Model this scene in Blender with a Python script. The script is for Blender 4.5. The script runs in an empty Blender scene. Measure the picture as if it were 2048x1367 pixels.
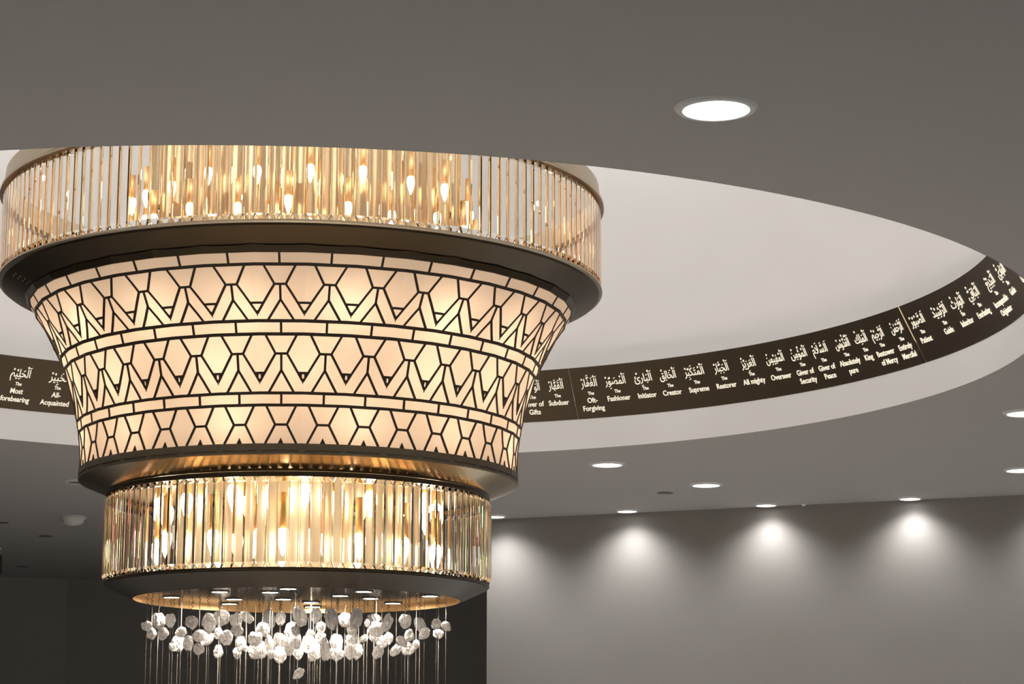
import bpy, bmesh, math, random
from mathutils import Vector, Matrix, noise

PI = math.pi
S = 1.2                 # metres per working unit (one unit is about the radius of the chandelier's crystal drum)
EYE = 1.6               # height of the lens above the floor
sc = bpy.context.scene
COL = sc.collection
R_ = math.radians

# ------------------------------------------------------------------ camera, world, exposure
cam_d = bpy.data.cameras.new('camera')
cam_d.sensor_width = 36.0
cam_d.lens = 4382.5 / 2048 * 36.0
cam_d.clip_end = 100
cam = bpy.data.objects.new('camera', cam_d)
COL.objects.link(cam)
cam.location = (0, 0, EYE)
cam.rotation_euler = (R_(90 + 11.318), R_(-0.08), 0)
sc.camera = cam

world = bpy.data.worlds.new('world')
sc.world = world
world.use_nodes = True
bg = world.node_tree.nodes['Background']
bg.inputs['Color'].default_value = (0.97, 0.98, 1.0, 1)
bg.inputs['Strength'].default_value = 0.38

vs = sc.view_settings
sc.display_settings.display_device = 'sRGB'
vs.view_transform = 'Standard'
vs.look = 'None'
vs.gamma = 1.0
vs.use_curve_mapping = False
vs.exposure = 0.0

cy_ = sc.cycles
cy_.max_bounces = 32
cy_.transmission_bounces = 30
cy_.glossy_bounces = 6
cy_.diffuse_bounces = 4
cy_.transparent_max_bounces = 8
cy_.caustics_reflective = False
cy_.caustics_refractive = False
cy_.sample_clamp_indirect = 6.0
cy_.blur_glossy = 0.5

# ------------------------------------------------------------------ materials
def new_mat(name):
    m = bpy.data.materials.new(name)
    m.use_nodes = True
    nt = m.node_tree
    for n in list(nt.nodes):
        nt.nodes.remove(n)
    out = nt.nodes.new('ShaderNodeOutputMaterial')
    return m, nt, out

def principled(name, col, rough=0.5, metal=0.0, bump=0.0, bscale=40.0, var=0.0, coat=0.0, aniso=0.0, spec=0.5):
    m, nt, out = new_mat(name)
    b = nt.nodes.new('ShaderNodeBsdfPrincipled')
    b.inputs['Base Color'].default_value = (*col, 1)
    b.inputs['Roughness'].default_value = rough
    b.inputs['Metallic'].default_value = metal
    b.inputs['Specular IOR Level'].default_value = spec
    b.inputs['Anisotropic'].default_value = aniso
    nt.links.new(b.outputs[0], out.inputs[0])
    if bump or var:
        tc = nt.nodes.new('ShaderNodeTexCoord')
        n = nt.nodes.new('ShaderNodeTexNoise')
        n.inputs['Scale'].default_value = bscale
        n.inputs['Detail'].default_value = 3
        nt.links.new(tc.outputs['Object'], n.inputs['Vector'])
        if bump:
            bp = nt.nodes.new('ShaderNodeBump')
            bp.inputs['Strength'].default_value = bump
            bp.inputs['Distance'].default_value = 0.01
            nt.links.new(n.outputs['Fac'], bp.inputs['Height'])
            nt.links.new(bp.outputs[0], b.inputs['Normal'])
        if var:
            mx = nt.nodes.new('ShaderNodeMix')
            mx.data_type = 'RGBA'
            mx.inputs['A'].default_value = (*[c * (1 - var) for c in col], 1)
            mx.inputs['B'].default_value = (*[min(1, c * (1 + var)) for c in col], 1)
            nt.links.new(n.outputs['Fac'], mx.inputs['Factor'])
            nt.links.new(mx.outputs['Result'], b.inputs['Base Color'])
    return m

def emitter(name, col, strength):
    m, nt, out = new_mat(name)
    e = nt.nodes.new('ShaderNodeEmission')
    e.inputs['Color'].default_value = (*col, 1)
    e.inputs['Strength'].default_value = strength
    nt.links.new(e.outputs[0], out.inputs[0])
    return m

def crystal_mat(name, ior=1.52, col=(1.0, 0.99, 0.975)):
    # clear cut lead crystal
    m, nt, out = new_mat(name)
    prev = nt.nodes.new('ShaderNodeBsdfGlass')
    prev.inputs['Color'].default_value = (*col, 1)
    prev.inputs['Roughness'].default_value = 0.0
    prev.inputs['IOR'].default_value = ior
    nt.links.new(prev.outputs[0], out.inputs[0])
    return m

def rainbow_glint_mat(name, ior, col):
    # crystal; thin film stands in for rainbow glints of split light, varying by piece
    m, nt, out = new_mat(name)
    b = nt.nodes.new('ShaderNodeBsdfPrincipled')
    b.inputs['Base Color'].default_value = (*col, 1)
    b.inputs['Roughness'].default_value = 0.0
    b.inputs['IOR'].default_value = ior
    b.inputs['Transmission Weight'].default_value = 1.0
    b.inputs['Thin Film IOR'].default_value = 2.2
    oi = nt.nodes.new('ShaderNodeObjectInfo')
    mr = nt.nodes.new('ShaderNodeMapRange')
    mr.inputs['To Min'].default_value = 420.0
    mr.inputs['To Max'].default_value = 760.0
    nt.links.new(oi.outputs['Random'], mr.inputs['Value'])
    nt.links.new(mr.outputs[0], b.inputs['Thin Film Thickness'])
    nt.links.new(b.outputs[0], out.inputs[0])
    return m

def stone_mat():
    # rock crystal with milky fractures inside
    m, nt, out = new_mat('rock_crystal')
    tc = nt.nodes.new('ShaderNodeTexCoord')
    n = nt.nodes.new('ShaderNodeTexNoise')
    n.inputs['Scale'].default_value = 2.6
    n.inputs['Detail'].default_value = 3
    nt.links.new(tc.outputs['Object'], n.inputs['Vector'])
    bp = nt.nodes.new('ShaderNodeBump')
    bp.inputs['Strength'].default_value = 1.0
    bp.inputs['Distance'].default_value = 0.05
    nt.links.new(n.outputs['Fac'], bp.inputs['Height'])
    g = nt.nodes.new('ShaderNodeBsdfGlass')
    g.inputs['Color'].default_value = (1, 0.97, 0.94, 1)
    g.inputs['Roughness'].default_value = 0.03
    g.inputs['IOR'].default_value = 1.54
    nt.links.new(bp.outputs[0], g.inputs['Normal'])
    d = nt.nodes.new('ShaderNodeBsdfDiffuse')
    d.inputs['Color'].default_value = (0.97, 0.92, 0.87, 1)
    t = nt.nodes.new('ShaderNodeBsdfTranslucent')
    t.inputs['Color'].default_value = (0.97, 0.92, 0.87, 1)
    nt.links.new(bp.outputs[0], d.inputs['Normal'])
    mx = nt.nodes.new('ShaderNodeMixShader')
    mx.inputs[0].default_value = 0.62
    nt.links.new(d.outputs[0], mx.inputs[1])
    nt.links.new(t.outputs[0], mx.inputs[2])
    ramp = nt.nodes.new('ShaderNodeMapRange')
    ramp.inputs['From Min'].default_value = 0.38
    ramp.inputs['From Max'].default_value = 0.62
    ramp.inputs['To Min'].default_value = 0.35
    ramp.inputs['To Max'].default_value = 0.8
    nt.links.new(n.outputs['Fac'], ramp.inputs['Value'])
    mx2 = nt.nodes.new('ShaderNodeMixShader')
    nt.links.new(ramp.outputs[0], mx2.inputs[0])
    nt.links.new(g.outputs[0], mx2.inputs[1])
    nt.links.new(mx.outputs[0], mx2.inputs[2])
    nt.links.new(mx2.outputs[0], out.inputs[0])
    return m

def fabric_mat():
    m, nt, out = new_mat('shade_fabric')
    d = nt.nodes.new('ShaderNodeBsdfDiffuse')
    d.inputs['Color'].default_value = (0.86, 0.8, 0.7, 1)
    t = nt.nodes.new('ShaderNodeBsdfTranslucent')
    t.inputs['Color'].default_value = (0.9, 0.83, 0.72, 1)
    mx = nt.nodes.new('ShaderNodeMixShader')
    mx.inputs[0].default_value = 0.6
    nt.links.new(d.outputs[0], mx.inputs[1])
    nt.links.new(t.outputs[0], mx.inputs[2])
    nt.links.new(mx.outputs[0], out.inputs[0])
    return m

M = {
    'ceiling': principled('ceiling_paint', (0.40, 0.38, 0.365), 0.9, bump=0.02, bscale=3, var=0.015, spec=0.2),
    'white': principled('white_plaster', (0.80, 0.785, 0.765), 0.85, bump=0.02, bscale=2, var=0.01, spec=0.2),
    'wall': principled('grey_wall_paint', (0.285, 0.263, 0.24), 0.75, bump=0.02, bscale=6, var=0.02, spec=0.2),
    'floor': principled('floor_stone', (0.36, 0.345, 0.32), 0.35, bscale=2, var=0.1),
    'bronze': principled('dark_bronze', (0.078, 0.057, 0.034), 0.36, 1.0, bscale=5, var=0.12),
    'bronze_dish': principled('brown_bronze', (0.040, 0.031, 0.020), 0.34, 1.0, bscale=5, var=0.12),
    'bronze_mid': principled('brushed_bronze', (0.17, 0.135, 0.09), 0.38, 1.0, bscale=5, var=0.1),
    'bronze_light': principled('pale_bronze', (0.46, 0.38, 0.28), 0.35, 1.0, bscale=5, var=0.08),
    'bronze_pol': principled('polished_bronze', (0.37, 0.285, 0.165), 0.17, 1.0, bump=0.05, bscale=7, var=0.1),
    'lattice': principled('lattice_metal', (0.055, 0.04, 0.028), 0.45, 0.6),
    'gold': principled('gold_plate', (0.64, 0.46, 0.26), 0.26, 1.0, bump=0.04, bscale=9, var=0.05),
    'gold_pale': principled('pale_gold', (0.95, 0.62, 0.29), 0.5, 1.0),
    'cream_gold': principled('cream_gold', (0.97, 0.85, 0.66), 0.3, 0.55, bump=0.04, bscale=9),
    'mirror': principled('mirror_plate', (0.82, 0.77, 0.7), 0.13, 1.0),
    'crystal': crystal_mat('cut_crystal', 1.52),
    'prism': crystal_mat('cut_prism', 1.55),
    'crystal_edge': crystal_mat('bulb_light_edge', 1.52, (0.99, 0.85, 0.64)),  # amber colour imitates bulb light carried through the glass
    'prism_edge': rainbow_glint_mat('prism_light_edge', 1.55, (1.0, 0.92, 0.78)),
    'stone': stone_mat(),
    'fabric': fabric_mat(),
    'bulb': emitter('bulb_glow', (1.0, 0.78, 0.50), 5.6),
    'bulb_b': emitter('bright_bulb_glow', (1.0, 0.80, 0.56), 34.0),
    'led': emitter('led_glow', (1.0, 0.93, 0.84), 50.0),
    'lens': emitter('lens_glow', (0.98, 1.0, 0.99), 6.0),
    'wire': principled('steel_wire', (0.115, 0.097, 0.075), 0.5, 0.5),
    'trim': principled('white_trim', (0.62, 0.61, 0.59), 0.5),
    'dark': principled('dark_plastic', (0.03, 0.03, 0.03), 0.5),
    'unlit': principled('unlit_lens', (0.12, 0.115, 0.11), 0.3),
    'plastic': principled('cream_plastic', (0.62, 0.6, 0.56), 0.45),
    'panel': principled('brown_bronze_sheet', (0.10, 0.075, 0.05), 0.42, 0.85, bscale=4, var=0.12),
    'back_light': emitter('back_light', (1.0, 0.93, 0.86), 11.0),
    'joint': emitter('joint_glow', (1.0, 0.74, 0.40), 0.75),
    'letter': emitter('lit_letters', (1.0, 0.88, 0.69), 1.05),
}

# ------------------------------------------------------------------ mesh helpers (geometry given in working units)
def obj(name, bm, mat, parent=None, smooth=False, shift=(0, 0, 0)):
    me = bpy.data.meshes.new(name)
    bm.transform(Matrix.Translation(Vector(shift)))
    bm.transform(Matrix.Scale(S, 4))
    bm.normal_update()
    bm.to_mesh(me)
    bm.free()
    if smooth:
        for p in me.polygons:
            p.use_smooth = True
    me.materials.append(mat)
    o = bpy.data.objects.new(name, me)
    COL.objects.link(o)
    if parent:
        o.parent = parent
    return o

def W(x, y, z):
    return Vector((x * S, y * S, z * S + EYE))

def thing(name, label, cat, loc, group=None):
    o = bpy.data.objects.new(name, None)
    COL.objects.link(o)
    o.empty_display_size = 0.1
    o.location = loc
    tag(o, label, cat, group)
    return o

def tag(o, label, cat, group=None):
    o['label'] = label
    o['category'] = cat
    if group:
        o['group'] = group

def struct(name, bm, mat, smooth=False):
    o = obj(name, bm, mat, None, smooth)
    o.location = (0, 0, EYE)
    o['kind'] = 'structure'
    return o

def lathe(prof, n=128, closed=False, bm=None, a0=0.0, a1=2 * PI, off=0.0):
    """revolve (r, z) pairs about z"""
    bm = bm or bmesh.new()
    full = abs(a1 - a0 - 2 * PI) < 1e-6
    cnt = n if full else n + 1
    rings = []
    for r, z in prof:
        if r < 1e-6:
            rings.append([bm.verts.new((0, 0, z))])
        else:
            rings.append([bm.verts.new((r * math.sin(a0 + (a1 - a0) * i / n + off), r * math.cos(a0 + (a1 - a0) * i / n + off), z)) for i in range(cnt)])
    pairs = list(zip(rings[:-1], rings[1:]))
    if closed:
        pairs.append((rings[-1], rings[0]))
    for A, B in pairs:
        for i in range(n):
            j = (i + 1) % cnt
            if len(A) == 1 and len(B) == 1:
                continue
            if len(A) == 1:
                bm.faces.new((A[0], B[j], B[i]))
            elif len(B) == 1:
                bm.faces.new((A[i], A[j], B[0]))
            else:
                bm.faces.new((A[i], A[j], B[j], B[i]))
    return bm

def edge_split(o, ang=35):
    m = o.modifiers.new('split', 'EDGE_SPLIT')
    m.split_angle = R_(ang)
    return o

def tube(bm, pts, rad, n=6):
    rings = []
    for k, p in enumerate(pts):
        p = Vector(p)
        d = (Vector(pts[min(k + 1, len(pts) - 1)]) - Vector(pts[max(k - 1, 0)])).normalized()
        a = d.cross(Vector((0.3, 0.9, 0.11))).normalized()
        b = d.cross(a)
        rings.append([bm.verts.new(p + (a * math.cos(2 * PI * i / n) + b * math.sin(2 * PI * i / n)) * rad) for i in range(n)])
    for A, B in zip(rings[:-1], rings[1:]):
        for i in range(n):
            j = (i + 1) % n
            bm.faces.new((A[i], A[j], B[j], B[i]))
    bm.faces.new(rings[0][::-1])
    bm.faces.new(rings[-1])
    return bm

def quad_prism(bm, low, high):
    lo = [bm.verts.new(p) for p in low]
    hi = [bm.verts.new(p) for p in high]
    n = len(lo)
    bm.faces.new(lo[::-1])
    bm.faces.new(hi)
    for i in range(n):
        j = (i + 1) % n
        bm.faces.new((lo[i], lo[j], hi[j], hi[i]))

# ------------------------------------------------------------------ the room
ZC = 1.3841                       # flat ceiling above the lens
CX, CY = -0.6896, 7.066           # axis of the round opening and the chandelier
RO = 2.378

def ceiling_bm():
    bm = bmesh.new()
    n = 192
    inner, mid, outer = [], [], []
    X0, X1, Y0, Y1 = -6.2, 6.0, -4.0, 17.0
    for i in range(n):
        a = 2 * PI * i / n
        sx, cy = math.sin(a), math.cos(a)
        inner.append(bm.verts.new((CX + RO * sx, CY + RO * cy, ZC)))
        t = min(((X1 - CX) / sx) if sx > 1e-9 else 1e9, ((X0 - CX) / sx) if sx < -1e-9 else 1e9,
                ((Y1 - CY) / cy) if cy > 1e-9 else 1e9, ((Y0 - CY) / cy) if cy < -1e-9 else 1e9)
        outer.append(bm.verts.new((CX + t * sx, CY + t * cy, ZC)))
    top_i = [bm.verts.new((v.co.x, v.co.y, ZC + 0.02)) for v in inner]
    top_o = [bm.verts.new((v.co.x, v.co.y, ZC + 0.02)) for v in outer]
    for i in range(n):
        j = (i + 1) % n
        bm.faces.new((inner[i], inner[j], outer[j], outer[i]))
        bm.faces.new((top_i[j], top_i[i], top_o[i], top_o[j]))
        bm.faces.new((outer[i], outer[j], top_o[j], top_o[i]))
        bm.faces.new((inner[j], inner[i], top_i[i], top_i[j]))
    return bm
struct('ceiling', ceiling_bm(), M['ceiling'])

# upright white band lining the opening, then the shallow dome over it
o = struct('trim_1', lathe([(RO - 0.0015, ZC - 0.0005), (RO - 0.0015, 1.53), (RO + 0.03, 1.53), (RO + 0.03, ZC + 0.021), (RO + 0.002, ZC + 0.021)], 192), M['white'], True)
edge_split(o)
o.location = Vector((CX * S, CY * S, EYE))
dome = [(RO + 0.02, 1.53)] + [(RO * math.cos(PI / 2 * k / 24) + 0.02 * (1 - k / 24), 1.53 + 1.15 * math.sin(PI / 2 * k / 24)) for k in range(1, 24)] + [(0, 2.68)]
o = struct('ceiling_dome', lathe(dome, 192), M['white'], True)
o.location = Vector((CX * S, CY * S, EYE))

def box_bm(x0, x1, y0, y1, z0, z1):
    bm = bmesh.new()
    quad_prism(bm, [(x0, y0, z0), (x1, y0, z0), (x1, y1, z0), (x0, y1, z0)], [(x0, y0, z1), (x1, y0, z1), (x1, y1, z1), (x0, y1, z1)])
    return bm
FZ = -EYE / S
struct('floor', box_bm(-6.2, 6.0, -4.0, 17.0, FZ - 0.1, FZ), M['floor'])

def wall_bm(path, thick):
    """upright slab; path of (x, y) seen face, thickness added away from the camera"""
    bm = bmesh.new()
    n = len(path)
    nor = []
    for k in range(n):
        a = Vector(path[max(k - 1, 0)]); b = Vector(path[min(k + 1, n - 1)])
        d = (b - a).normalized()
        nor.append(Vector((-d.y, d.x)))
    F = [[bm.verts.new((p[0], p[1], z)) for z in (FZ, ZC)] for p in path]
    B = [[bm.verts.new((p[0] + q.x * thick, p[1] + q.y * thick, z)) for z in (FZ, ZC)] for p, q in zip(path, nor)]
    for k in range(n - 1):
        bm.faces.new((F[k][0], F[k + 1][0], F[k + 1][1], F[k][1]))
        bm.faces.new((B[k + 1][0], B[k][0], B[k][1], B[k + 1][1]))
        bm.faces.new((F[k][1], F[k + 1][1], B[k + 1][1], B[k][1]))
        bm.faces.new((F[k + 1][0], F[k][0], B[k][0], B[k + 1][0]))
    bm.faces.new((F[0][0], F[0][1], B[0][1], B[0][0]))
    bm.faces.new((F[-1][1], F[-1][0], B[-1][0], B[-1][1]))
    return bm
WD = Vector((2.627, -1.064)).normalized()          # direction of the washed wall
WP = Vector((-0.136, 11.806))                      # its outside corner
def wall_r(t):
    return tuple(WP + WD * t)
struct('wall_right', wall_bm([wall_r(0), wall_r(5.6)], 0.35), M['wall'])
struct('wall_back', wall_bm([(-3.12, 15.43), (1.6, 15.50)], 0.3), M['wall'])
struct('wall_left', wall_bm([(-6.0, 14.2), (-3.12, 15.43)], 0.3), M['wall'])
struct('wall_side', wall_bm([(-6.1, 3.0), (-6.1, 14.3)], 0.1), M['wall'])

# ------------------------------------------------------------------ ceiling fittings
def downlight(x, y, diam, label, lit=True, linear=False, aim=None, power=40.0, cone=100, blend=0.9, group=None, mat=None):
    r = diam / 2
    t = thing('recessed_downlight', label, 'ceiling light', W(x, y, ZC), group)
    bm = lathe([(r * 1.02, -0.001), (r * 1.02, -0.0075), (r * 1.06, -0.009), (r * 1.2, -0.006), (r * 1.27, 0.0), (r * 1.02, 0.0)], 48, True)
    edge_split(obj('trim_ring', bm, M['trim'], t, True), 50)
    bm = lathe([(0, -0.004), (r * 1.0, -0.004), (r * 1.0, -0.0005), (0, -0.0005)], 48)
    obj('lens', bm, M['lens'] if lit else (mat or M['unlit']), t)
    if lit:
        ld = bpy.data.lights.new('downlight_beam', 'SPOT')
        ld.energy = power
        ld.color = (0.97, 0.98, 1.0) if linear else (0.98, 0.985, 1.0)
        ld.spot_size = R_(cone)
        ld.spot_blend = blend
        ld.shadow_soft_size = r * S * 0.7
        if linear:                       # falloff slower than a real lamp's, so the beam fades softly down the wall
            ld.use_nodes = True
            nt = ld.node_tree
            fo = nt.nodes.new('ShaderNodeLightFalloff')
            fo.inputs['Strength'].default_value = 1.0
            nt.links.new(fo.outputs['Linear'], nt.nodes['Emission'].inputs['Strength'])
        lo = bpy.data.objects.new('downlight_beam', ld)
        COL.objects.link(lo)
        lo.parent = t
        lo.location = (0, 0, -0.02 * S)
        if aim:
            lo.rotation_euler = Vector((0, 0, -1)).rotation_difference(Vector(aim).normalized()).to_euler()
    return t

G1, G2 = 'downlights around the round opening', 'wall washer downlights along the grey wall'
P1, P2 = 330.0, 68.0
downlight(0.426, 4.409, 0.1385, 'largest glowing round downlight, in the near grey ceiling above the opening', power=P1, group=G1)
downlight(0.422, 9.675, 0.127, 'lit round downlight close below the white rim, just right of the chandelier shade', power=P1 * .075, group=G1)
downlight(1.96, 8.271, 0.134, 'lit round downlight cut by the right edge, the higher of two there', power=P1 * .075, group=G1)
downlight(0.922, 10.358, 0.126, 'lit round downlight beside the small dark disc in the far ceiling', power=P1 * .075, group=G1)
downlight(2.30, 9.832, 0.124, 'lit round downlight cut by the right edge, the lower of two there', power=P1 * .075, group=G1)
downlight(-1.79, 9.71, 0.127, 'lit round downlight in the far ceiling hidden behind the left of the chandelier', power=P1 * .6, group=G1)
for az in (112.5, 202.5, 247.5):
    downlight(CX + 2.86 * math.sin(R_(az)), CY + 2.86 * math.cos(R_(az)), 0.134, 'lit round downlight set round the opening, past the edges of the picture', power=P1, group=G1)
nx, ny = WD.y, -WD.x             # towards the camera side of the wall
for k, (x, y) in enumerate([(-0.092, 11.635), (0.599, 11.385), (1.294, 11.124), (1.981, 10.854), (2.668, 10.584), (3.355, 10.31)]):
    lab = ['leftmost wall washer, half hidden behind the right edge of the lower crystal drum',
           'wall washer lighting the grey wall, first one clear of the chandelier',
           'middle wall washer of the grey wall, a tiny white cap close on its right',
           'rightmost complete wall washer lighting the grey wall',
           'wall washer just past the right edge, its glow entering the picture',
           'wall washer far along the grey wall, well outside the picture'][k]
    downlight(x, y, 0.098, lab, power=P2, cone=136, blend=1.0, linear=True, aim=(-nx * 0.06, -ny * 0.06, -1), group=G2)

downlight(-2.04, 10.283, 0.12, 'unlit round downlight in the left ceiling, half behind the shade bottom', False)
G3 = 'small dark discs in the left ceiling'
def disc(x, y, d, label, group=None):
    bm = lathe([(0, -0.006), (d * .36, -0.006), (d * .42, -0.004), (d * .5, -0.004), (d * .5, 0.0), (0, 0.0)], 32)
    o = obj('ceiling_disc', bm, M['unlit'], None)
    edge_split(o)
    o.location = W(x, y, ZC)
    tag(o, label, 'ceiling disc', group)
disc(-2.698, 12.642, 0.078, 'small dark disc in the left ceiling, below and left of the smoke detector', G3)
disc(-3.232, 14.488, 0.09, 'small dark disc in the left ceiling nearest the dark back wall', G3)
disc(-2.79, 11.968, 0.06, 'small dark disc in the left ceiling cut by the left edge', G3)
disc(0.748, 10.674, 0.078, 'small dark disc in the ceiling between two lit downlights, right of the chandelier')
bm = lathe([(0, -0.012), (0.009, -0.011), (0.012, -0.004), (0.018, -0.002), (0.018, 0), (0, 0)], 24)
o = obj('sprinkler_cap', bm, M['plastic'], None, True)
o.location = W(1.483, 11.101, ZC)
tag(o, 'tiny white cap on the ceiling beside the middle wall washer', 'sprinkler')

t = thing('smoke_detector', 'cream domed smoke detector on the left ceiling beside the lower crystal drum', 'smoke detector', W(-2.351, 11.685, ZC))
obj('base_plate', lathe([(0, 0), (0.067, 0), (0.067, -0.014), (0.062, -0.017), (0, -0.017)], 40), M['plastic'], t)
obj('sensor_dome', lathe([(0.060, -0.017), (0.058, -0.03), (0.05, -0.042), (0.03, -0.046), (0.028, -0.049), (0, -0.051)], 40), M['plastic'], t, True)

t = thing('ceiling_spotlight', 'small spotlight hanging from the ceiling, mostly cut by the left edge', 'spotlight', W(-3.127, 13.313, ZC))
obj('mounting_stem', lathe([(0, 0), (0.02, 0), (0.02, -0.01), (0.006, -0.012), (0.006, -0.05), (0, -0.05)], 20), M['trim'], t)
o = obj('lamp_head', lathe([(0, 0.0), (0.026, 0.0), (0.028, -0.05), (0.028, -0.11), (0.022, -0.11), (0.018, -0.09), (0, -0.09)], 24), M['dark'], t)
o.location = (0, 0, -0.045 * S)

# ------------------------------------------------------------------ lettered bronze panels leaning out of the opening
Z0, Z1, RB0, RB1 = 1.5122, 1.7133, 2.3745, 2.2652
SL = math.hypot(Z1 - Z0, RB0 - RB1)

def cone_pt(az, k, out=0.0):
    """point on the inner face at azimuth az and height share k; out = towards the axis"""
    r = RB0 + (RB1 - RB0) * k
    nr, nz = -(Z1 - Z0) / SL, -(RB0 - RB1) / SL
    r += nr * out
    return Vector((r * math.sin(az), r * math.cos(az), Z0 + (Z1 - Z0) * k + nz * out))

GLY = {}
tc_ = bpy.data.curves.new('lettering', 'FONT')
tc_.resolution_u = 3
to_ = bpy.data.objects.new('lettering', tc_)
COL.objects.link(to_)

def glyph(s, bold):
    """mesh of a string: (verts, faces, xmin, xmax, ymin, ymax, advance)"""
    key = (s, bold)
    if key in GLY:
        return GLY[key]
    tc_.offset = bold
    def mesh(body):
        tc_.body = body
        dg = bpy.context.evaluated_depsgraph_get()
        dg.update()
        me = bpy.data.meshes.new_from_object(to_.evaluated_get(dg))
        v = [tuple(q.co[:2]) for q in me.vertices]
        f = [tuple(p.vertices) for p in me.polygons]
        bpy.data.meshes.remove(me)
        return v, f
    v, f = mesh(s)
    if not v:
        GLY[key] = ([], [], 0, 0.25, 0, 0, 0.25)
        return GLY[key]
    v2, _ = mesh(s + s) if len(s) == 1 else (v, f)
    xs = [q[0] for q in v]; ys = [q[1] for q in v]
    GLY[key] = (v, f, min(xs), max(xs), min(ys), max(ys), max(q[0] for q in v2) - max(xs))
    return GLY[key]

# letter -> isolated form code point, how many forms (4 joins both sides, 2 joins only to the right)
FORMS = {'ا': (0xFE8D, 2), 'ب': (0xFE8F, 4), 'ت': (0xFE95, 4), 'ث': (0xFE99, 4), 'ج': (0xFE9D, 4), 'ح': (0xFEA1, 4), 'خ': (0xFEA5, 4),
         'د': (0xFEA9, 2), 'ر': (0xFEAD, 2), 'ز': (0xFEAF, 2), 'س': (0xFEB1, 4), 'ش': (0xFEB5, 4), 'ص': (0xFEB9, 4), 'ع': (0xFEC9, 4),
         'غ': (0xFECD, 4), 'ف': (0xFED1, 4), 'ق': (0xFED5, 4), 'ك': (0xFED9, 4), 'ل': (0xFEDD, 4), 'م': (0xFEE1, 4), 'ن': (0xFEE5, 4),
         'ه': (0xFEE9, 4), 'و': (0xFEED, 2), 'ي': (0xFEF1, 4), 'ئ': (0xFE89, 4), 'ؤ': (0xFE85, 2), 'ى': (0xFEEF, 2)}
MARKS = '\u064e\u064f\u0650\u0651\u0652\u0670'

def arabic_layout(word):
    """list of (glyph char, marks) in reading order, shaped into joined forms"""
    seq = []
    for ch in word:
        if ch in MARKS:
            seq[-1][1].append(ch)
        else:
            seq.append([ch, []])
    k = 0
    while k < len(seq) - 1:                                  # lam followed by alef becomes one sign
        if seq[k][0] == 'ل' and seq[k + 1][0] == 'ا':
            seq[k] = ['LA', seq[k][1] + seq[k + 1][1]]
            del seq[k + 1]
        k += 1
    out = []
    for k, (ch, mk) in enumerate(seq):
        prev_join = k > 0 and seq[k - 1][0] != 'LA' and FORMS[seq[k - 1][0]][1] == 4
        if ch == 'LA':
            out.append((chr(0xFEFC if prev_join else 0xFEFB), mk))
            continue
        base, n = FORMS[ch]
        nxt = n == 4 and k < len(seq) - 1
        f = (3 if nxt else 1) if prev_join else (2 if nxt else 0)
        out.append((chr(base + f), mk))
    return out

def arabic_mesh(word, bold=0.006):
    V, F = [], []
    pen = 0.0
    for ch, mk in arabic_layout(word):
        v, f, x0, x1, y0, y1, adv = glyph(ch, bold)
        pen -= adv
        n = len(V)
        V += [(x + pen, y) for x, y in v]
        F += [tuple(i + n for i in q) for q in f]
        top = max(y1, 0.42) + 0.07
        low = min(y0, 0.0) - 0.06
        cx = pen + (x0 + x1) / 2
        for m in sorted(mk, key=lambda c: c != '\u0651'):
            mv, mf, a0, a1, b0, b1, _ = glyph(m, bold)
            n = len(V)
            if m == '\u0650':
                dy = low - b1
                low -= (b1 - b0) + 0.03
            else:
                dy = top - b0
                top += (b1 - b0) + 0.03
            V += [(x - (a0 + a1) / 2 + cx, y + dy) for x, y in mv]
            F += [tuple(i + n for i in q) for q in mf]
    return V, F

def latin_mesh(s, bold=0.02):
    v, f = glyph(s, bold)[:2]
    return list(v), list(f)

def lay(bm, V, F, az, kmid, cap=None, width=None, base_h=0.714, squeeze=None):
    """place flat lettering on the leaning face, centred on az; cap = letter height in units"""
    x0 = min(p[0] for p in V); x1 = max(p[0] for p in V)
    sc_y = cap / base_h
    sc_x = sc_y * (squeeze or 1.0)
    if width:
        sc_x = width / (x1 - x0)
    xm = (x0 + x1) / 2
    vs_ = []
    for lev in (0.0006, 0.0022):
        for x, y in V:
            k = kmid + (y - base_h / 2) * sc_y / SL
            r = RB0 + (RB1 - RB0) * k
            vs_.append(bm.verts.new(cone_pt(az + (x - xm) * sc_x / r, k, lev)))
    n = len(V)
    cnt = {}
    for q in F:
        for a, b in zip(q, q[1:] + q[:1]):
            cnt[(a, b)] = 1
    for q in F:
        try:
            bm.faces.new([vs_[i + n] for i in q])
            bm.faces.new([vs_[i] for i in reversed(q)])
        except ValueError:
            pass
        for a, b in zip(q, q[1:] + q[:1]):
            if (b, a) not in cnt:
                try:
                    bm.faces.new((vs_[a], vs_[b], vs_[b + n], vs_[a + n]))
                except ValueError:
                    pass

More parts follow.
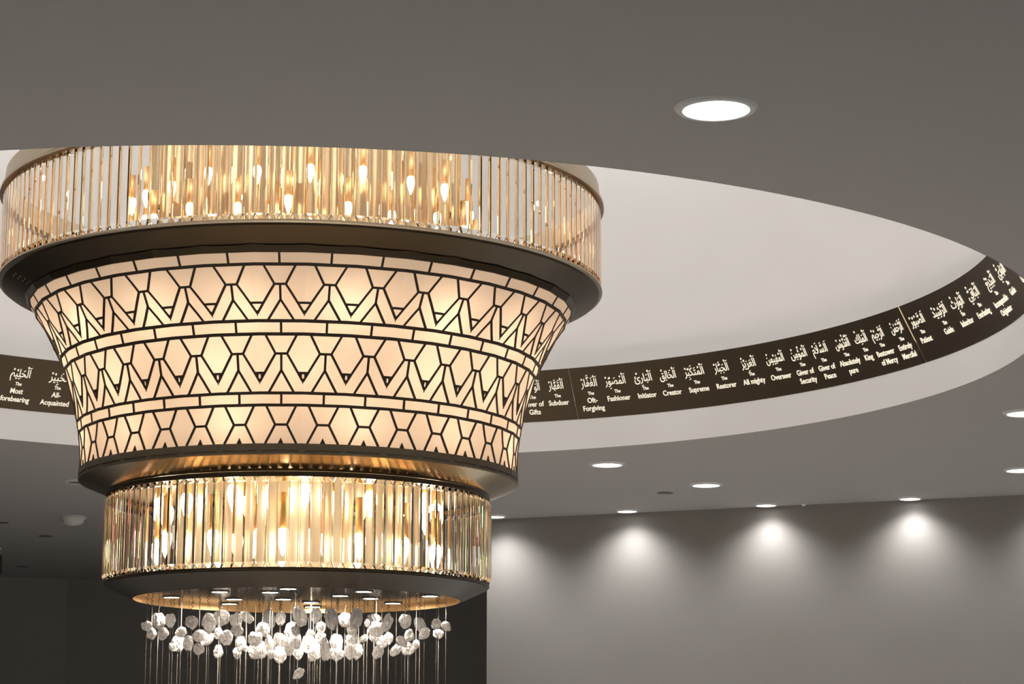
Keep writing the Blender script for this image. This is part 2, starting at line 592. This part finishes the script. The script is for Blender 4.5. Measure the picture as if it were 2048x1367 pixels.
# az, width, Arabic word, English lines (the first line is the small article)
NAMES = {
    0: [(-0.6262, 0.088, 'اَلْحَلِيْمُ', ['The', 'Most', 'forebearing']), (-0.552, 0.088, 'اَلْخَبِيْرُ', ['The', 'All-', 'Acquainted'])],
    1: [(0.341, 0.080, 'اَلْوَهَّابُ', ['The', 'Giver of', 'Gifts']), (0.390, 0.070, 'اَلْقَهَّارُ', ['The', 'Subduer'])],
    2: [(0.4562, 0.0765, 'اَلْغَفَّارُ', ['The', 'Oft-', 'Forgiving']), (0.5095, 0.098, 'اَلْمُصَوِّرُ', ['The', 'Fashioner']), (0.567, 0.085, 'اَلْبَارِئُ', ['The', 'Initiator']),
        (0.6185, 0.080, 'اَلْخَالِقُ', ['The', 'Creator']), (0.6746, 0.099, 'اَلْمُتَكَبِّرُ', ['The', 'Supreme']), (0.7335, 0.075, 'اَلْجَبَّارُ', ['The', 'Restorer']),
        (0.794, 0.076, 'اَلْعَزِيْزُ', ['The', 'All mighty']), (0.8548, 0.096, 'اَلْمُهَيْمِنُ', ['The', 'Overseer']), (0.911, 0.089, 'اَلْمُؤْمِنُ', ['The', 'Giver of', 'Security']),
        (0.9625, 0.085, 'اَلسَّلَامُ', ['The', 'Giver of', 'Peace']), (1.0195, 0.0855, 'اَلْقُدُّوْسُ', ['The', 'Absolutely', 'pure']), (1.0682, 0.074, 'اَلْمَلِكُ', ['The', 'King']),
        (1.113, 0.076, 'اَلرَّحِيْمُ', ['The', 'Bestower', 'of Mercy']), (1.168, 0.078, 'اَلرَّحْمٰنُ', ['The', 'Entirely', 'Merciful'])],
    3: [(1.231, 0.098, 'اَلصَّبُوْرُ', ['The', 'Patient']), (1.303, 0.108, 'اَلرَّشِيْدُ', ['The', 'Guide']), (1.3685, 0.105, 'اَلْوَارِثُ', ['The', 'Inheritor']),
        (1.435, 0.105, 'اَلْبَاقِيُّ', ['The', 'Everlasting']), (1.516, 0.10, 'اَلْبَدِيْعُ', ['The', 'Incomparable', 'Originator']), (1.583, 0.105, 'اَلْهَادِيُّ', ['The', 'Guide']),
        (1.664, 0.10, 'اَلنُّوْرُ', ['The', 'Light'])],
}
SEAMS = [-1.150, -0.364, 0.4208, 1.1990, 1.9840]
PLAB = ['dark bronze panel lettered in gold, left of the chandelier, reading Most forebearing and Acquainted',
        'dark bronze panel mostly hidden behind the chandelier, its right end reading Subduer',
        'long dark bronze panel with gold names from Oft-Forgiving to Entirely Merciful',
        'rightmost dark bronze panel with gold names from Patient to Light']
for pi in range(4):
    a0, a1 = SEAMS[pi] + (0.0005, 0.0005, 0.0005, 0.0014)[pi], SEAMS[pi + 1] - (0.0005, 0.0005, 0.0014, 0.0005)[pi]
    t = thing('lettered_panel', PLAB[pi], 'sign panel', W(CX, CY, Z0), 'curved name panels round the dome')
    # sheet
    bm = bmesh.new()
    n = 48
    grid = [[[bm.verts.new(cone_pt(a0 + (a1 - a0) * i / n, k, out)) for i in range(n + 1)] for k in (0.0, 1.0)] for out in (0.0, -0.004)]
    for i in range(n):
        bm.faces.new((grid[0][0][i], grid[0][0][i + 1], grid[0][1][i + 1], grid[0][1][i]))
        bm.faces.new((grid[1][0][i + 1], grid[1][0][i], grid[1][1][i], grid[1][1][i + 1]))
        bm.faces.new((grid[0][1][i], grid[0][1][i + 1], grid[1][1][i + 1], grid[1][1][i]))
        bm.faces.new((grid[0][0][i + 1], grid[0][0][i], grid[1][0][i], grid[1][0][i + 1]))
    for i in (0, n):
        q = [grid[0][0][i], grid[0][1][i], grid[1][1][i], grid[1][0][i]]
        bm.faces.new(q if i else q[::-1])
    edge_split(obj('sheet', bm, M['panel'], t, True, shift=(0, 0, -Z0)))
    # light line behind the sheet that shines through the cut lettering and up the dome
    bm = bmesh.new()
    tube(bm, [cone_pt(a0 + 0.01 + (a1 - a0 - 0.02) * i / 40, 0.40, -0.030) for i in range(41)], 0.006, 6)
    obj('light_line', bm, M['back_light'], t, shift=(0, 0, -Z0))
    if pi == 3:                                             # light leaking through the joint
        bm = bmesh.new()
        q = [cone_pt(SEAMS[3] + d, k, 0.0004) for d, k in ((-0.0012, 0.40), (0.0012, 0.40), (0.0012, 1.0), (-0.0012, 1.0))]
        q2 = [cone_pt(SEAMS[3] + d, k, -0.003) for d, k in ((-0.0012, 0.40), (0.0012, 0.40), (0.0012, 1.0), (-0.0012, 1.0))]
        quad_prism(bm, q2, q)
        obj('lit_joint', bm, M['joint'], t, shift=(0, 0, -Z0))
    # small bolts along both ends
    bm = bmesh.new()
    for az in (a0 + 0.006, a1 - 0.006):
        for k in (0.1, 0.3, 0.5, 0.7, 0.9):
            c = cone_pt(az, k, 0.0015)
            bmesh.ops.create_icosphere(bm, subdivisions=1, radius=0.0028, matrix=Matrix.Translation(c))
    obj('end_bolts', bm, M['lattice'], t, shift=(0, 0, -Z0))
    for az, wd, ar, en in NAMES[pi]:
        bm = bmesh.new()
        V, F = arabic_mesh(ar)
        lay(bm, V, F, az, 0.70, cap=0.0345, width=wd)
        obj('arabic_lettering', bm, M['letter'], t, shift=(0, 0, -Z0))
        bm = bmesh.new()
        for li, s in enumerate(en):
            V, F = latin_mesh(s, 0.015 if li else 0.015)
            lay(bm, V, F, az, (0.493, 0.357, 0.201)[li], cap=0.0148 if li == 0 else 0.0228, squeeze=0.86)
        obj('english_lettering', bm, M['letter'], t, shift=(0, 0, -Z0))
COL.objects.unlink(to_)
bpy.data.objects.remove(to_)

# ------------------------------------------------------------------ the chandelier
ZH = 0.5644                        # lowest rim of its metalwork
ROOT = thing('chandelier', 'tall tiered chandelier with crystal drums, glowing latticed shade and hanging crystal stones', 'chandelier', W(CX, CY, ZH))
DZ = (0, 0, -ZH)
A_CAM = 3.0443                     # azimuth that faces the camera
def cobj(name, bm, mat, parent=None, smooth=False, split=None):
    o = obj(name, bm, mat, parent or ROOT, smooth, shift=DZ)
    if split:
        edge_split(o, split)
    return o

# --- upper drum metalwork
cobj('top_ring', lathe([(0.992, 1.853), (0.992, 1.861), (0.976, 1.862), (0.976, 1.866), (0.981, 1.868), (0.976, 1.925), (0.955, 1.925), (0.955, 1.853)], 144, True), M['bronze_light'], None, True, 30)
cobj('drum_rim', lathe([(0.985, 1.576), (0.985, 1.571), (0.979, 1.567), (0.935, 1.567), (0.935, 1.576)], 144, True), M['bronze_light'], None, True, 30)
def facet(n, r, i, z):
    a = A_CAM + 0.0 + (i + 0.5) * 2 * PI / n
    return (r * math.sin(a), r * math.cos(a), z)
NF = 36
LPH = 0.084 / (2 * PI / NF)        # lattice phase: a column centre lies this many columns left of the camera line
def col_az(u):
    return A_CAM + (LPH - u) * 2 * PI / NF      # larger u = further right in the photograph
# slanted soffit from the round rim to the faceted collar, one smooth cone ring
cobj('brim', lathe([(0.975, 1.5665), (0.972, 1.561), (0.862, 1.5075), (0.86, 1.5195), (0.935, 1.5665)], 144, True), M['bronze'], None, True, 30)
bm = bmesh.new()
for q in range(4):                  # rivets in pairs near a joint of the brim
    for s in (-1, 1):
        a = A_CAM + R_(71.5) + s * 0.016
        k = 0.25 + 0.17 * q
        r = 0.972 + (0.886 - 0.972) * k
        z = 1.561 + (1.519 - 1.561) * k
        bmesh.ops.create_icosphere(bm, subdivisions=1, radius=0.0022, matrix=Matrix.Translation((r * math.sin(a), r * math.cos(a), z - 0.001)))
cobj('rivets', bm, M['bronze_light'], None, True)

# --- shade profile
PZ = [0.94, 0.99, 1.05, 1.06, 1.146, 1.318, 1.4475, 1.508, 1.56]
PR = [0.704, 0.703, 0.7055, 0.7075, 0.721, 0.7715, 0.845, 0.884, 0.92]
def prof_r(z):
    def lin(q):
        for i in range(len(PZ) - 1):
            if q <= PZ[i + 1] or i == len(PZ) - 2:
                t = (q - PZ[i]) / (PZ[i + 1] - PZ[i])
                return PR[i] + (PR[i + 1] - PR[i]) * t
    h = 0.03
    return (lin(z - h) + 2 * lin(z) + lin(z + h)) / 4 if 0.975 < z < 1.5 else lin(max(z, 0.94))
def shade_pt(u, z, out=0.0):
    """point on the faceted shade; u in columns, facet corners halfway between columns"""
    d = (u - math.floor(u + 0.5)) * 2 * PI / NF
    r = (prof_r(z) + out) * math.cos(PI / NF) / math.cos(d) * 1.002
    a = col_az(u)
    return Vector((r * math.sin(a), r * math.cos(a), z))
bm = bmesh.new()
zs = [0.945 + (1.516 - 0.945) * i / 40 for i in range(41)]
rows = [[bm.verts.new(shade_pt(i + 0.5, z)) for i in range(NF)] for z in zs]
for A, B in zip(rows[:-1], rows[1:]):
    for i in range(NF):
        j = (i + 1) % NF
        bm.faces.new((A[j], A[i], B[i], B[j]))
cobj('fabric_shade', bm, M['fabric'])

def strip(bm, path, w, th=0.0035, sub=0.25):
    """flat metal strip of width w along (u, z) points"""
    pts = []
    for (u0, z0), (u1, z1) in zip(path[:-1], path[1:]):
        n = max(1, int(math.ceil(abs(u1 - u0) / sub)), int(abs(z1 - z0) / 0.02))
        for k in range(n):
            pts.append((u0 + (u1 - u0) * k / n, z0 + (z1 - z0) * k / n))
    pts.append(path[-1])
    L = []
    for k, (u, z) in enumerate(pts):
        a, b = pts[max(k - 1, 0)], pts[min(k + 1, len(pts) - 1)]
        cu = prof_r(z) * 2 * PI / NF
        cz = math.hypot(1, (prof_r(min(z + 0.01, 1.52)) - prof_r(max(z - 0.01, 0.945))) / 0.02)
        dx, dy = (b[0] - a[0]) * cu, (b[1] - a[1]) * cz
        l = math.hypot(dx, dy)
        px, py = -dy / l * w / 2, dx / l * w / 2
        L.append([shade_pt(u + s * px / cu, z + s * py / cz, o_) for o_ in (0.0004, th) for s in (-1, 1)])
    R = [[bm.verts.new(p) for p in q] for q in L]
    for A, B in zip(R[:-1], R[1:]):
        bm.faces.new((A[0], A[1], B[1], B[0]))
        bm.faces.new((A[3], A[2], B[2], B[3]))
        bm.faces.new((A[1], A[3], B[3], B[1]))
        bm.faces.new((A[2], A[0], B[0], B[2]))
    bm.faces.new((R[0][0], R[0][2], R[0][3], R[0][1]))
    bm.faces.new((R[-1][0], R[-1][1], R[-1][3], R[-1][2]))

def poly(bm, pts, th=0.0035):
    lo = [shade_pt(u, z, 0.0004) for u, z in pts]
    hi = [shade_pt(u, z, th) for u, z in pts]
    quad_prism(bm, lo, hi)

bm = bmesh.new()
LW, LH = 0.0068, 0.0095
HOOP = [(1.472, LH), (1.3215, LH), (1.2848, LH), (1.1170, LH * .9), (1.0820, LH * .9)]
for z, w in HOOP:
    strip(bm, [(k * 0.5, z) for k in range(2 * NF + 1)], w)
BR = [(1.472, 1.5035), (1.2848, 1.3215), (1.0820, 1.1170)]
T1 = (1.472, 1.4201, 1.3789, 1.3215, 1.3415, 1.3700, 0.32, 0.115, 0.29)
T2 = (1.2848, 1.2296, 1.1828, 1.1170, 1.1500, 1.1745, 0.355, 0.13, 0.30)
for c in range(NF):
    for z0, z1 in BR:
        strip(bm, [(c, z0), (c, z1)], LW)
    for zt, zj, zs_, zb, tip, tri, wt, wj, wv in (T1, T2):
        strip(bm, [(c - wj, zj), (c + wj, zj)], LW)
        for s in (-1, 1):
            strip(bm, [(c + s * wt, zt), (c + s * wj, zj)], LW)
            strip(bm, [(c + s * wj, zj), (c + s * 0.497, tip)], LW)
            strip(bm, [(c, zs_), (c + s * wv, zb)], LW)
        strip(bm, [(c, zj), (c, zs_ - 0.002)], LW)
        w3 = (0.5 - wj) * (tri - tip) / (zj - tip)
        strip(bm, [(c + 0.5 - w3, tri), (c + 0.5 + w3, tri)], LW)
        poly(bm, [(c + 0.5 - 0.035, tip + 0.008), (c + 0.5, tip - 0.009), (c + 0.5 + 0.035, tip + 0.008)])
        if zt < 1.4:
            poly(bm, [(c + 0.5 - w3 * .8, tri), (c + 0.5 - w3 * .25, tip + .008), (c + .5 - w3 * .2, tri)])
            poly(bm, [(c + 0.5 + w3 * .2, tri), (c + 0.5 + w3 * .25, tip + .008), (c + .5 + w3 * .8, tri)])
    zt, zj, zb, wt, wj, wb = 1.0820, 1.0249, 0.9690, 0.36, 0.14, 0.37
    strip(bm, [(c - wj, zj), (c + wj, zj)], LW)
    for s in (-1, 1):
        strip(bm, [(c + s * wt, zt), (c + s * wj, zj)], LW)
        strip(bm, [(c + s * wj, zj), (c + s * wb, zb)], LW)
    poly(bm, [(c - 0.075, zb - 0.002), (c + 0.075, zb - 0.002), (c, 0.9865)])
cobj('lattice', bm, M['lattice'])

def faceted_band(z0, z1, o0=0.005, zin=None):
    bm = bmesh.new()
    V = [[bm.verts.new(shade_pt(i + 0.5, z, o_)) for i in range(NF)] for z, o_ in ((z0, -0.002), (z0, o0), (z1, o0), (z1, -0.002))]
    for A, B in zip(V, V[1:] + V[:1]):
        for i in range(NF):
            j = (i + 1) % NF
            bm.faces.new((A[j], A[i], B[i], B[j]))
    return bm
cobj('shade_collar', faceted_band(1.5028, 1.5205), M['bronze'])
cobj('shade_collar', faceted_band(0.9490, 0.9690), M['bronze_mid'])
cobj('shade_rim', lathe([(0.69, 0.9485), (0.7045, 0.9485), (0.7045, 0.946), (0.7085, 0.945), (0.7085, 0.9385), (0.706, 0.9375), (0.69, 0.9375)], 144, True), M['bronze_mid'], None, True, 30)
cobj('reflector_cone', lathe([(0.7055, 0.9378), (0.7055, 0.9365), (0.6155, 0.9005), (0.6155, 0.906), (0.69, 0.9378)], 144, True), M['bronze_pol'], None, True, 30)
cobj('drum_plate', lathe([(0, 0.92), (0.66, 0.92), (0.66, 0.93), (0, 0.93)], 72), M['cream_gold'])
cobj('closing_plate', lathe([(0, 1.53), (0.90, 1.53), (0.90, 1.54), (0, 1.54)], 72), M['gold'])
cobj('drum_neck', lathe([(0.6135, 0.9005), (0.6165, 0.900), (0.6165, 0.889), (0.613, 0.8855), (0.585, 0.8855), (0.585, 0.9005)], 144, True), M['bronze'], None, True, 30)
# lower rim and dished base
cobj('base_rim', lathe([(0.5875, 0.6165), (0.612, 0.6165), (0.616, 0.613), (0.616, 0.609), (0.61, 0.606), (0.5875, 0.606)], 144, True), M['bronze'], None, True, 30)
cobj('base_dish', lathe([(0.6125, 0.6055), (0.5275, 0.5665), (0.5245, 0.5645), (0.5225, 0.5655), (0.5225, 0.5935), (0.5875, 0.6055)], 144, True), M['bronze_dish'], None, True, 30)
cobj('dish_lining', lathe([(0.5218, 0.5655), (0.5218, 0.5935)], 144), M['gold_pale'], None, True)
cobj('mirror_plate', lathe([(0, 0.5860), (0.5215, 0.5860), (0.5215, 0.592), (0, 0.592)], 96), M['mirror'])
# cores
def fluted(r, z0, z1, n, depth):
    bm = lathe([(r, z0), (r, z1)], n * 8)
    for v in bm.verts:
        a = math.atan2(v.co.x, v.co.y)
        k = 1 - depth / r * abs(math.sin(a * n / 2))
        v.co.x *= k
        v.co.y *= k
    return bm
cobj('gold_core', fluted(0.512, 1.541, 2.08, 66, 0.011), M['gold'], None, True)
cobj('gold_core', fluted(0.392, 0.593, 0.9195, 44, 0.011), M['cream_gold'], None, True)
cobj('floor_plate', lathe([(0.39, 0.594), (0.5870, 0.6062), (0.5870, 0.608), (0.39, 0.600)], 96), M['gold'], None, True, 30)
# suspension
bm = bmesh.new()
for k in range(4):
    a = PI / 4 + k * PI / 2
    tube(bm, [(0.35 * math.sin(a), 0.35 * math.cos(a), 2.05), (0.35 * math.sin(a), 0.35 * math.cos(a), 2.64)], 0.012, 10)
cobj('suspension_rods', bm, M['bronze'], None, True)
cobj('core_cap', lathe([(0, 2.08), (0.505, 2.08), (0.505, 2.10), (0, 2.10)], 72), M['bronze'])
bm = bmesh.new()
for a in (A_CAM + 0.35, A_CAM - 0.35, A_CAM + PI + 0.3, A_CAM + PI - 0.3):
    tube(bm, [(0.50 * math.sin(a), 0.50 * math.cos(a), 2.07), (0.965 * math.sin(a), 0.965 * math.cos(a), 1.92)], 0.006, 8)
cobj('ring_arms', bm, M['gold'], None, True)

# --- cut crystal bars: flat slabs with bevelled long edges and pyramid ends
def bar_mesh(name, w, t, z0, z1, bev, end, mat, edge):
    bm = bmesh.new()
    hw, ht = w / 2, t / 2
    sec = [(-hw + bev, -ht), (hw - bev, -ht), (hw, -ht + bev), (hw, ht - bev * .5), (hw - bev * .5, ht), (-hw + bev * .5, ht), (-hw, ht - bev * .5), (-hw, -ht + bev)]
    lev = [(z0, 0.42), (z0 + end, 1.0), (z1 - end, 1.0), (z1, 0.42)]
    R = [[bm.verts.new((x * s, (y - ht * .5) * s + ht * .5, z)) for x, y in sec] for z, s in lev]
    for A, B in zip(R[:-1], R[1:]):
        for i in range(8):
            j = (i + 1) % 8
            bm.faces.new((A[i], A[j], B[j], B[i]))
    bm.faces.new(R[0][::-1])
    bm.faces.new(R[-1])
    bm.transform(Matrix.Scale(S, 4))
    me = bpy.data.meshes.new(name)
    bm.normal_update()
    bm.to_mesh(me)
    bm.free()
    me.materials.append(mat)
    me.materials.append(edge)                       # amber tint on the side faces stands in for piped bulb light
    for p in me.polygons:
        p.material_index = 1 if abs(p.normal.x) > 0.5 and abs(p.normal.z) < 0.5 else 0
    return me

def crystal_ring(name, n, r, me, front_deg, stuff_name):
    rest = bmesh.new()
    for i in range(n):
        rel = (i + 0.5) * 2 * PI / n
        rel = (rel + PI) % (2 * PI) - PI
        az = A_CAM + rel
        M4 = Matrix.Translation(Vector((r * S * math.sin(az), r * S * math.cos(az), -ZH * S))) @ Matrix.Rotation(PI - az, 4, 'Z')
        if abs(rel) < R_(front_deg):
            o = bpy.data.objects.new(name, me)
            COL.objects.link(o)
            o.parent = ROOT
            o.matrix_local = M4
        else:
            tmp = bmesh.new()
            tmp.from_mesh(me)
            tmp.transform(M4)
            m2 = bpy.data.meshes.new('tmp')
            tmp.to_mesh(m2)
            tmp.free()
            rest.from_mesh(m2)
            bpy.data.meshes.remove(m2)
    m3 = bpy.data.meshes.new(stuff_name)
    rest.to_mesh(m3)
    rest.free()
    for q in me.materials:
        m3.materials.append(q)
    o = bpy.data.objects.new(stuff_name, m3)
    COL.objects.link(o)
    o.parent = ROOT
    o['kind'] = 'stuff'
NU, NL = 170, 120
RU, RL = 0.973, 0.6125
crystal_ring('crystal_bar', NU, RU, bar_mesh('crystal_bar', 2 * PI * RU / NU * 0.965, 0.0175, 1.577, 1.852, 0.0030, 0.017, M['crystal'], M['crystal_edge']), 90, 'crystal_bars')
crystal_ring('crystal_prism', NL, RL, bar_mesh('crystal_prism', 2 * PI * RL / NL * 0.965, 0.0190, 0.6165, 0.8850, 0.0036, 0.015, M['prism'], M['prism_edge']), 90, 'crystal_prisms')

# --- candle bulbs pointing down, each in a brass tube
def bulb_proto(s, mat):
    b = lathe([(0, 0), (0.0025 * s, 0.003 * s), (0.006 * s, 0.013 * s), (0.0105 * s, 0.028 * s), (0.0120 * s, 0.040 * s), (0.0105 * s, 0.050 * s), (0.007 * s, 0.056 * s), (0, 0.056 * s)], 14)
    h = lathe([(0, 0.054 * s), (0.0085 * s, 0.054 * s), (0.0085 * s, 0.125 * s), (0, 0.125 * s)], 14)
    ob = cobj('candle_bulb', b, mat, None, True)
    oh = obj('lamp_holder', h, M['gold_pale'], ob, True, shift=DZ)
    return ob, oh
def bulbs(s, spots, mat):
    first = bulb_proto(s, mat)
    for k, (a, r, z) in enumerate(spots):
        if k == 0:
            ob = first[0]
        else:
            ob = first[0].copy()
            COL.objects.link(ob)
            oh = first[1].copy()
            COL.objects.link(oh)
            oh.parent = ob
        ob.location = (r * S * math.sin(a), r * S * math.cos(a), z * S)
rnd = random.Random(4)
sp = []
for k in range(21):
    sp.append((k * 2 * PI / 21 + 0.03, 0.555 + rnd.uniform(-.015, .02), 1.80 + rnd.uniform(-.012, .012)))
    sp.append(((k + 0.5) * 2 * PI / 21 + rnd.uniform(-.04, .04), 0.56 + rnd.uniform(-.015, .02), 1.685 + rnd.uniform(-.015, .015)))
bulbs(1.1, sp, M['bulb'])
sp = []
for k in range(13):
    sp.append((k * 2 * PI / 13 + 0.11, 0.445 + rnd.uniform(-.02, .02), 0.795 + rnd.uniform(-.01, .01)))
    sp.append(((k + 0.5) * 2 * PI / 13 + rnd.uniform(-.05, .05), 0.44 + rnd.uniform(-.02, .02), 0.665 + rnd.uniform(-.015, .015)))
bulbs(1.55, sp, M['bulb_b'])

# --- lamps inside the shade and lights added above the drum to brighten the dome
def point(name, loc, energy, col, size):
    ld = bpy.data.lights.new(name, 'POINT')
    ld.energy = energy
    ld.color = col
    ld.shadow_soft_size = size
    o = bpy.data.objects.new(name, ld)
    COL.objects.link(o)
    o.parent = ROOT
    o.location = (loc[0] * S, loc[1] * S, (loc[2] - ZH) * S)
for row, (z, gap, n, ph) in enumerate([(1.42, 0.13, 16, 0.1), (1.225, 0.11, 14, 0.33), (1.045, 0.10, 12, 0.2)]):
    for k in range(n):
        a = (k + ph * 2) * 2 * PI / n + rnd.uniform(-.06, .06)
        r = prof_r(z) - gap + rnd.uniform(-.015, .015)
        point('shade_lamp', (r * math.sin(a), r * math.cos(a), z), 0.98 * (1.28, 0.72, 0.74)[row], (1.0, 0.69, 0.47), 0.02)
for k in range(8):
    a = k * PI / 4 + 0.2
    point('added_dome_light', (0.93 * math.sin(a), 0.93 * math.cos(a), 2.02), 12.5, (1.0, 0.98, 0.96), 0.012)

# --- small spot lamps in the mirrored plate
for x, y in [(-.42, .093), (-.235, -.121), (-.225, .17), (-.265, .357), (-.077, -.105), (-.063, .167), (.016, .30), (.005, .482), (.135, .025), (.221, -.136), (.226, .13), (.289, .326), (.424, .034), (-.007, -.235)]:
    bm = lathe([(0.0255, 0.586), (0.031, 0.5855), (0.031, 0.583), (0.0255, 0.5825)], 28, True)
    bz = obj('spot_bezel', bm, M['wire'], ROOT, True, shift=DZ)
    ln = obj('spot_lens', lathe([(0, 0.5835), (0.0258, 0.5835), (0.0258, 0.5859), (0, 0.5859)], 28), M['led'], bz, shift=DZ)
    bz.location = (x * S, y * S, 0)
    ld = bpy.data.lights.new('spot_beam', 'SPOT')
    ld.energy = 62.0
    ld.color = (1.0, 0.9, 0.8)
    ld.spot_size = R_(138)
    ld.spot_blend = 0.8
    ld.shadow_soft_size = 0.02
    lo = bpy.data.objects.new('spot_beam', ld)
    COL.objects.link(lo)
    lo.parent = bz
    lo.location = (0, 0, (0.5815 - ZH) * S)

# --- rock crystal stones on hanging wires
STONES = [(-0.482,0.000,0.486,0.033,0.033,0), (-0.475,0.053,0.464,0.030,0.036,-20), (-0.465,0.128,0.510,0.042,0.050,0), (-0.400,-0.181,0.449,0.032,0.040,0), (-0.404,-0.016,0.502,0.034,0.045,0), (-0.380,0.289,0.518,0.040,0.048,0), (-0.384,0.086,0.472,0.036,0.033,0), (-0.414,0.222,0.443,0.042,0.053,10), (-0.312,-0.244,0.416,0.029,0.045,0), (-0.395,-0.016,0.418,0.022,0.030,30), (-0.288,-0.178,0.442,0.035,0.040,35), (-0.292,0.033,0.446,0.036,0.049,-35), (-0.266,-0.340,0.392,0.034,0.034,25), (-0.252,-0.213,0.480,0.040,0.064,0), (-0.288,0.334,0.536,0.051,0.060,0), (-0.279,0.211,0.476,0.032,0.037,0), (-0.188,-0.281,0.430,0.039,0.045,0), (-0.281,0.237,0.418,0.031,0.042,0), (-0.158,-0.309,0.484,0.037,0.047,0), (-0.174,0.104,0.520,0.030,0.047,45), (-0.139,-0.427,0.441,0.036,0.033,0), (-0.219,0.323,0.449,0.034,0.051,0), (-0.241,0.415,0.424,0.029,0.040,0), (-0.141,-0.186,0.403,0.016,0.024,0), (-0.139,0.425,0.537,0.045,0.067,0), (-0.058,0.037,0.512,0.032,0.043,0), (-0.129,0.162,0.485,0.042,0.047,0), (-0.103,-0.266,0.429,0.045,0.047,20), (-0.168,0.400,0.432,0.061,0.061,0), (-0.107,0.176,0.435,0.028,0.064,10), (-0.102,0.435,0.462,0.041,0.064,0), (-0.091,0.368,0.416,0.049,0.055,0), (-0.060,-0.186,0.385,0.024,0.029,0), (-0.007,-0.130,0.458,0.038,0.059,0), (0.009,-0.314,0.401,0.029,0.052,0), (0.040,-0.333,0.493,0.039,0.062,25), (0.036,-0.409,0.445,0.026,0.036,0), (0.012,-0.187,0.429,0.037,0.058,0), (-0.006,0.097,0.412,0.036,0.053,0), (0.053,-0.467,0.312,0.025,0.041,-40), (0.044,0.166,0.532,0.036,0.050,0), (0.090,-0.150,0.472,0.027,0.040,0), (0.016,0.298,0.478,0.028,0.031,0), (0.039,-0.018,0.426,0.041,0.057,0), (0.068,-0.172,0.391,0.032,0.051,0), (0.059,0.190,0.463,0.034,0.042,0), (0.126,-0.409,0.388,0.028,0.072,-5), (0.028,0.442,0.432,0.032,0.055,0), (0.144,-0.437,0.478,0.038,0.067,-5), (0.109,0.226,0.444,0.042,0.068,0), (0.105,0.312,0.413,0.043,0.043,0), (0.120,-0.122,0.391,0.019,0.032,0), (0.148,0.070,0.510,0.039,0.044,0), (0.219,-0.422,0.479,0.035,0.062,-10), (0.197,-0.278,0.454,0.031,0.031,0), (0.150,0.396,0.465,0.046,0.049,0), (0.189,-0.266,0.388,0.033,0.045,0), (0.182,0.218,0.416,0.027,0.053,-8), (0.191,0.359,0.469,0.023,0.034,50), (0.224,0.354,0.536,0.040,0.037,0), (0.261,-0.123,0.467,0.048,0.046,0), (0.247,0.020,0.452,0.033,0.030,0), (0.210,0.227,0.512,0.017,0.025,0), (0.306,-0.290,0.478,0.030,0.058,-15), (0.260,0.191,0.447,0.034,0.045,-30), (0.279,0.264,0.463,0.031,0.041,0), (0.282,-0.363,0.382,0.031,0.041,40), (0.333,0.283,0.522,0.041,0.048,0), (0.350,-0.268,0.420,0.024,0.047,-45), (0.365,-0.096,0.450,0.031,0.035,0), (0.379,0.061,0.431,0.021,0.030,20), (0.344,0.256,0.429,0.042,0.040,0), (0.324,-0.111,0.403,0.027,0.046,50), (0.384,0.219,0.506,0.034,0.049,25), (0.414,-0.151,0.452,0.029,0.040,50), (0.450,-0.104,0.485,0.030,0.035,-40), (0.477,0.000,0.485,0.027,0.035,-50), (0.449,0.124,0.470,0.033,0.033,0)]
def stone_mesh(seed):
    bm = bmesh.new()
    bmesh.ops.create_icosphere(bm, subdivisions=4, radius=0.5)
    off = Vector((seed * 7.3, seed * 3.1, seed * 5.7))
    for v in bm.verts:
        d = v.co.normalized()
        k = 1 + 0.30 * noise.noise(d * 1.1 + off) + 0.16 * noise.noise(d * 2.3 + off) + 0.05 * noise.noise(d * 5 + off)
        v.co = d * 0.5 * k
        for ax in range(3):                               # a few worn flats
            n_ = Vector((math.sin(seed * 2 + ax * 2.1), math.cos(seed * 3 + ax), math.sin(seed + ax * 4.0))).normalized()
            e = v.co.dot(n_) - 0.40
            if e > 0:
                v.co -= n_ * e * 0.75
    xs = [max(abs(v.co[i]) for v in bm.verts) for i in range(3)]
    for v in bm.verts:
        v.co = Vector((v.co[i] / xs[i] * 0.5 for i in range(3)))
    me = bpy.data.meshes.new('crystal_stone')
    bm.to_mesh(me)
    bm.free()
    for p in me.polygons:
        p.use_smooth = True
    me.materials.append(M['stone'])
    return me
SM = [stone_mesh(k + 1) for k in range(9)]
rnd = random.Random(11)
def wire_bm(x, y, zend, hook):
    bm = bmesh.new()
    zt = 0.5855
    zk = zt - hook
    pts = []
    for k in range(15):                                     # twisted hook under the plate
        u_ = k / 14
        pts.append((x + 0.0032 * math.sin(u_ * 5 * PI), y + 0.0032 * math.cos(u_ * 5 * PI), zt - hook * u_))
    tube(bm, pts, 0.0011, 5)
    tube(bm, [(x, y, zk + 0.002), (x, y, zend)], 0.0006, 6)
    return bm
for k, (x, y, z, w, h, ang) in enumerate(STONES):
    wo = cobj('hanging_wire', wire_bm(x, y, 0.10 + rnd.uniform(-.02, .02), rnd.choice((0.018, 0.026, 0.034))), M['wire'], None, True)
    so = bpy.data.objects.new('crystal_stone', SM[k % 9])
    COL.objects.link(so)
    so.parent = wo
    so.location = (x * S, y * S, (z - ZH) * S)
    so.scale = (w * S * 1.12, (w * 0.55 + h * 0.35) * S, h * S * 1.1)
    so.rotation_euler = (rnd.uniform(-.2, .2), R_(ang), rnd.uniform(-.35, .35) + (PI if k % 2 else 0))
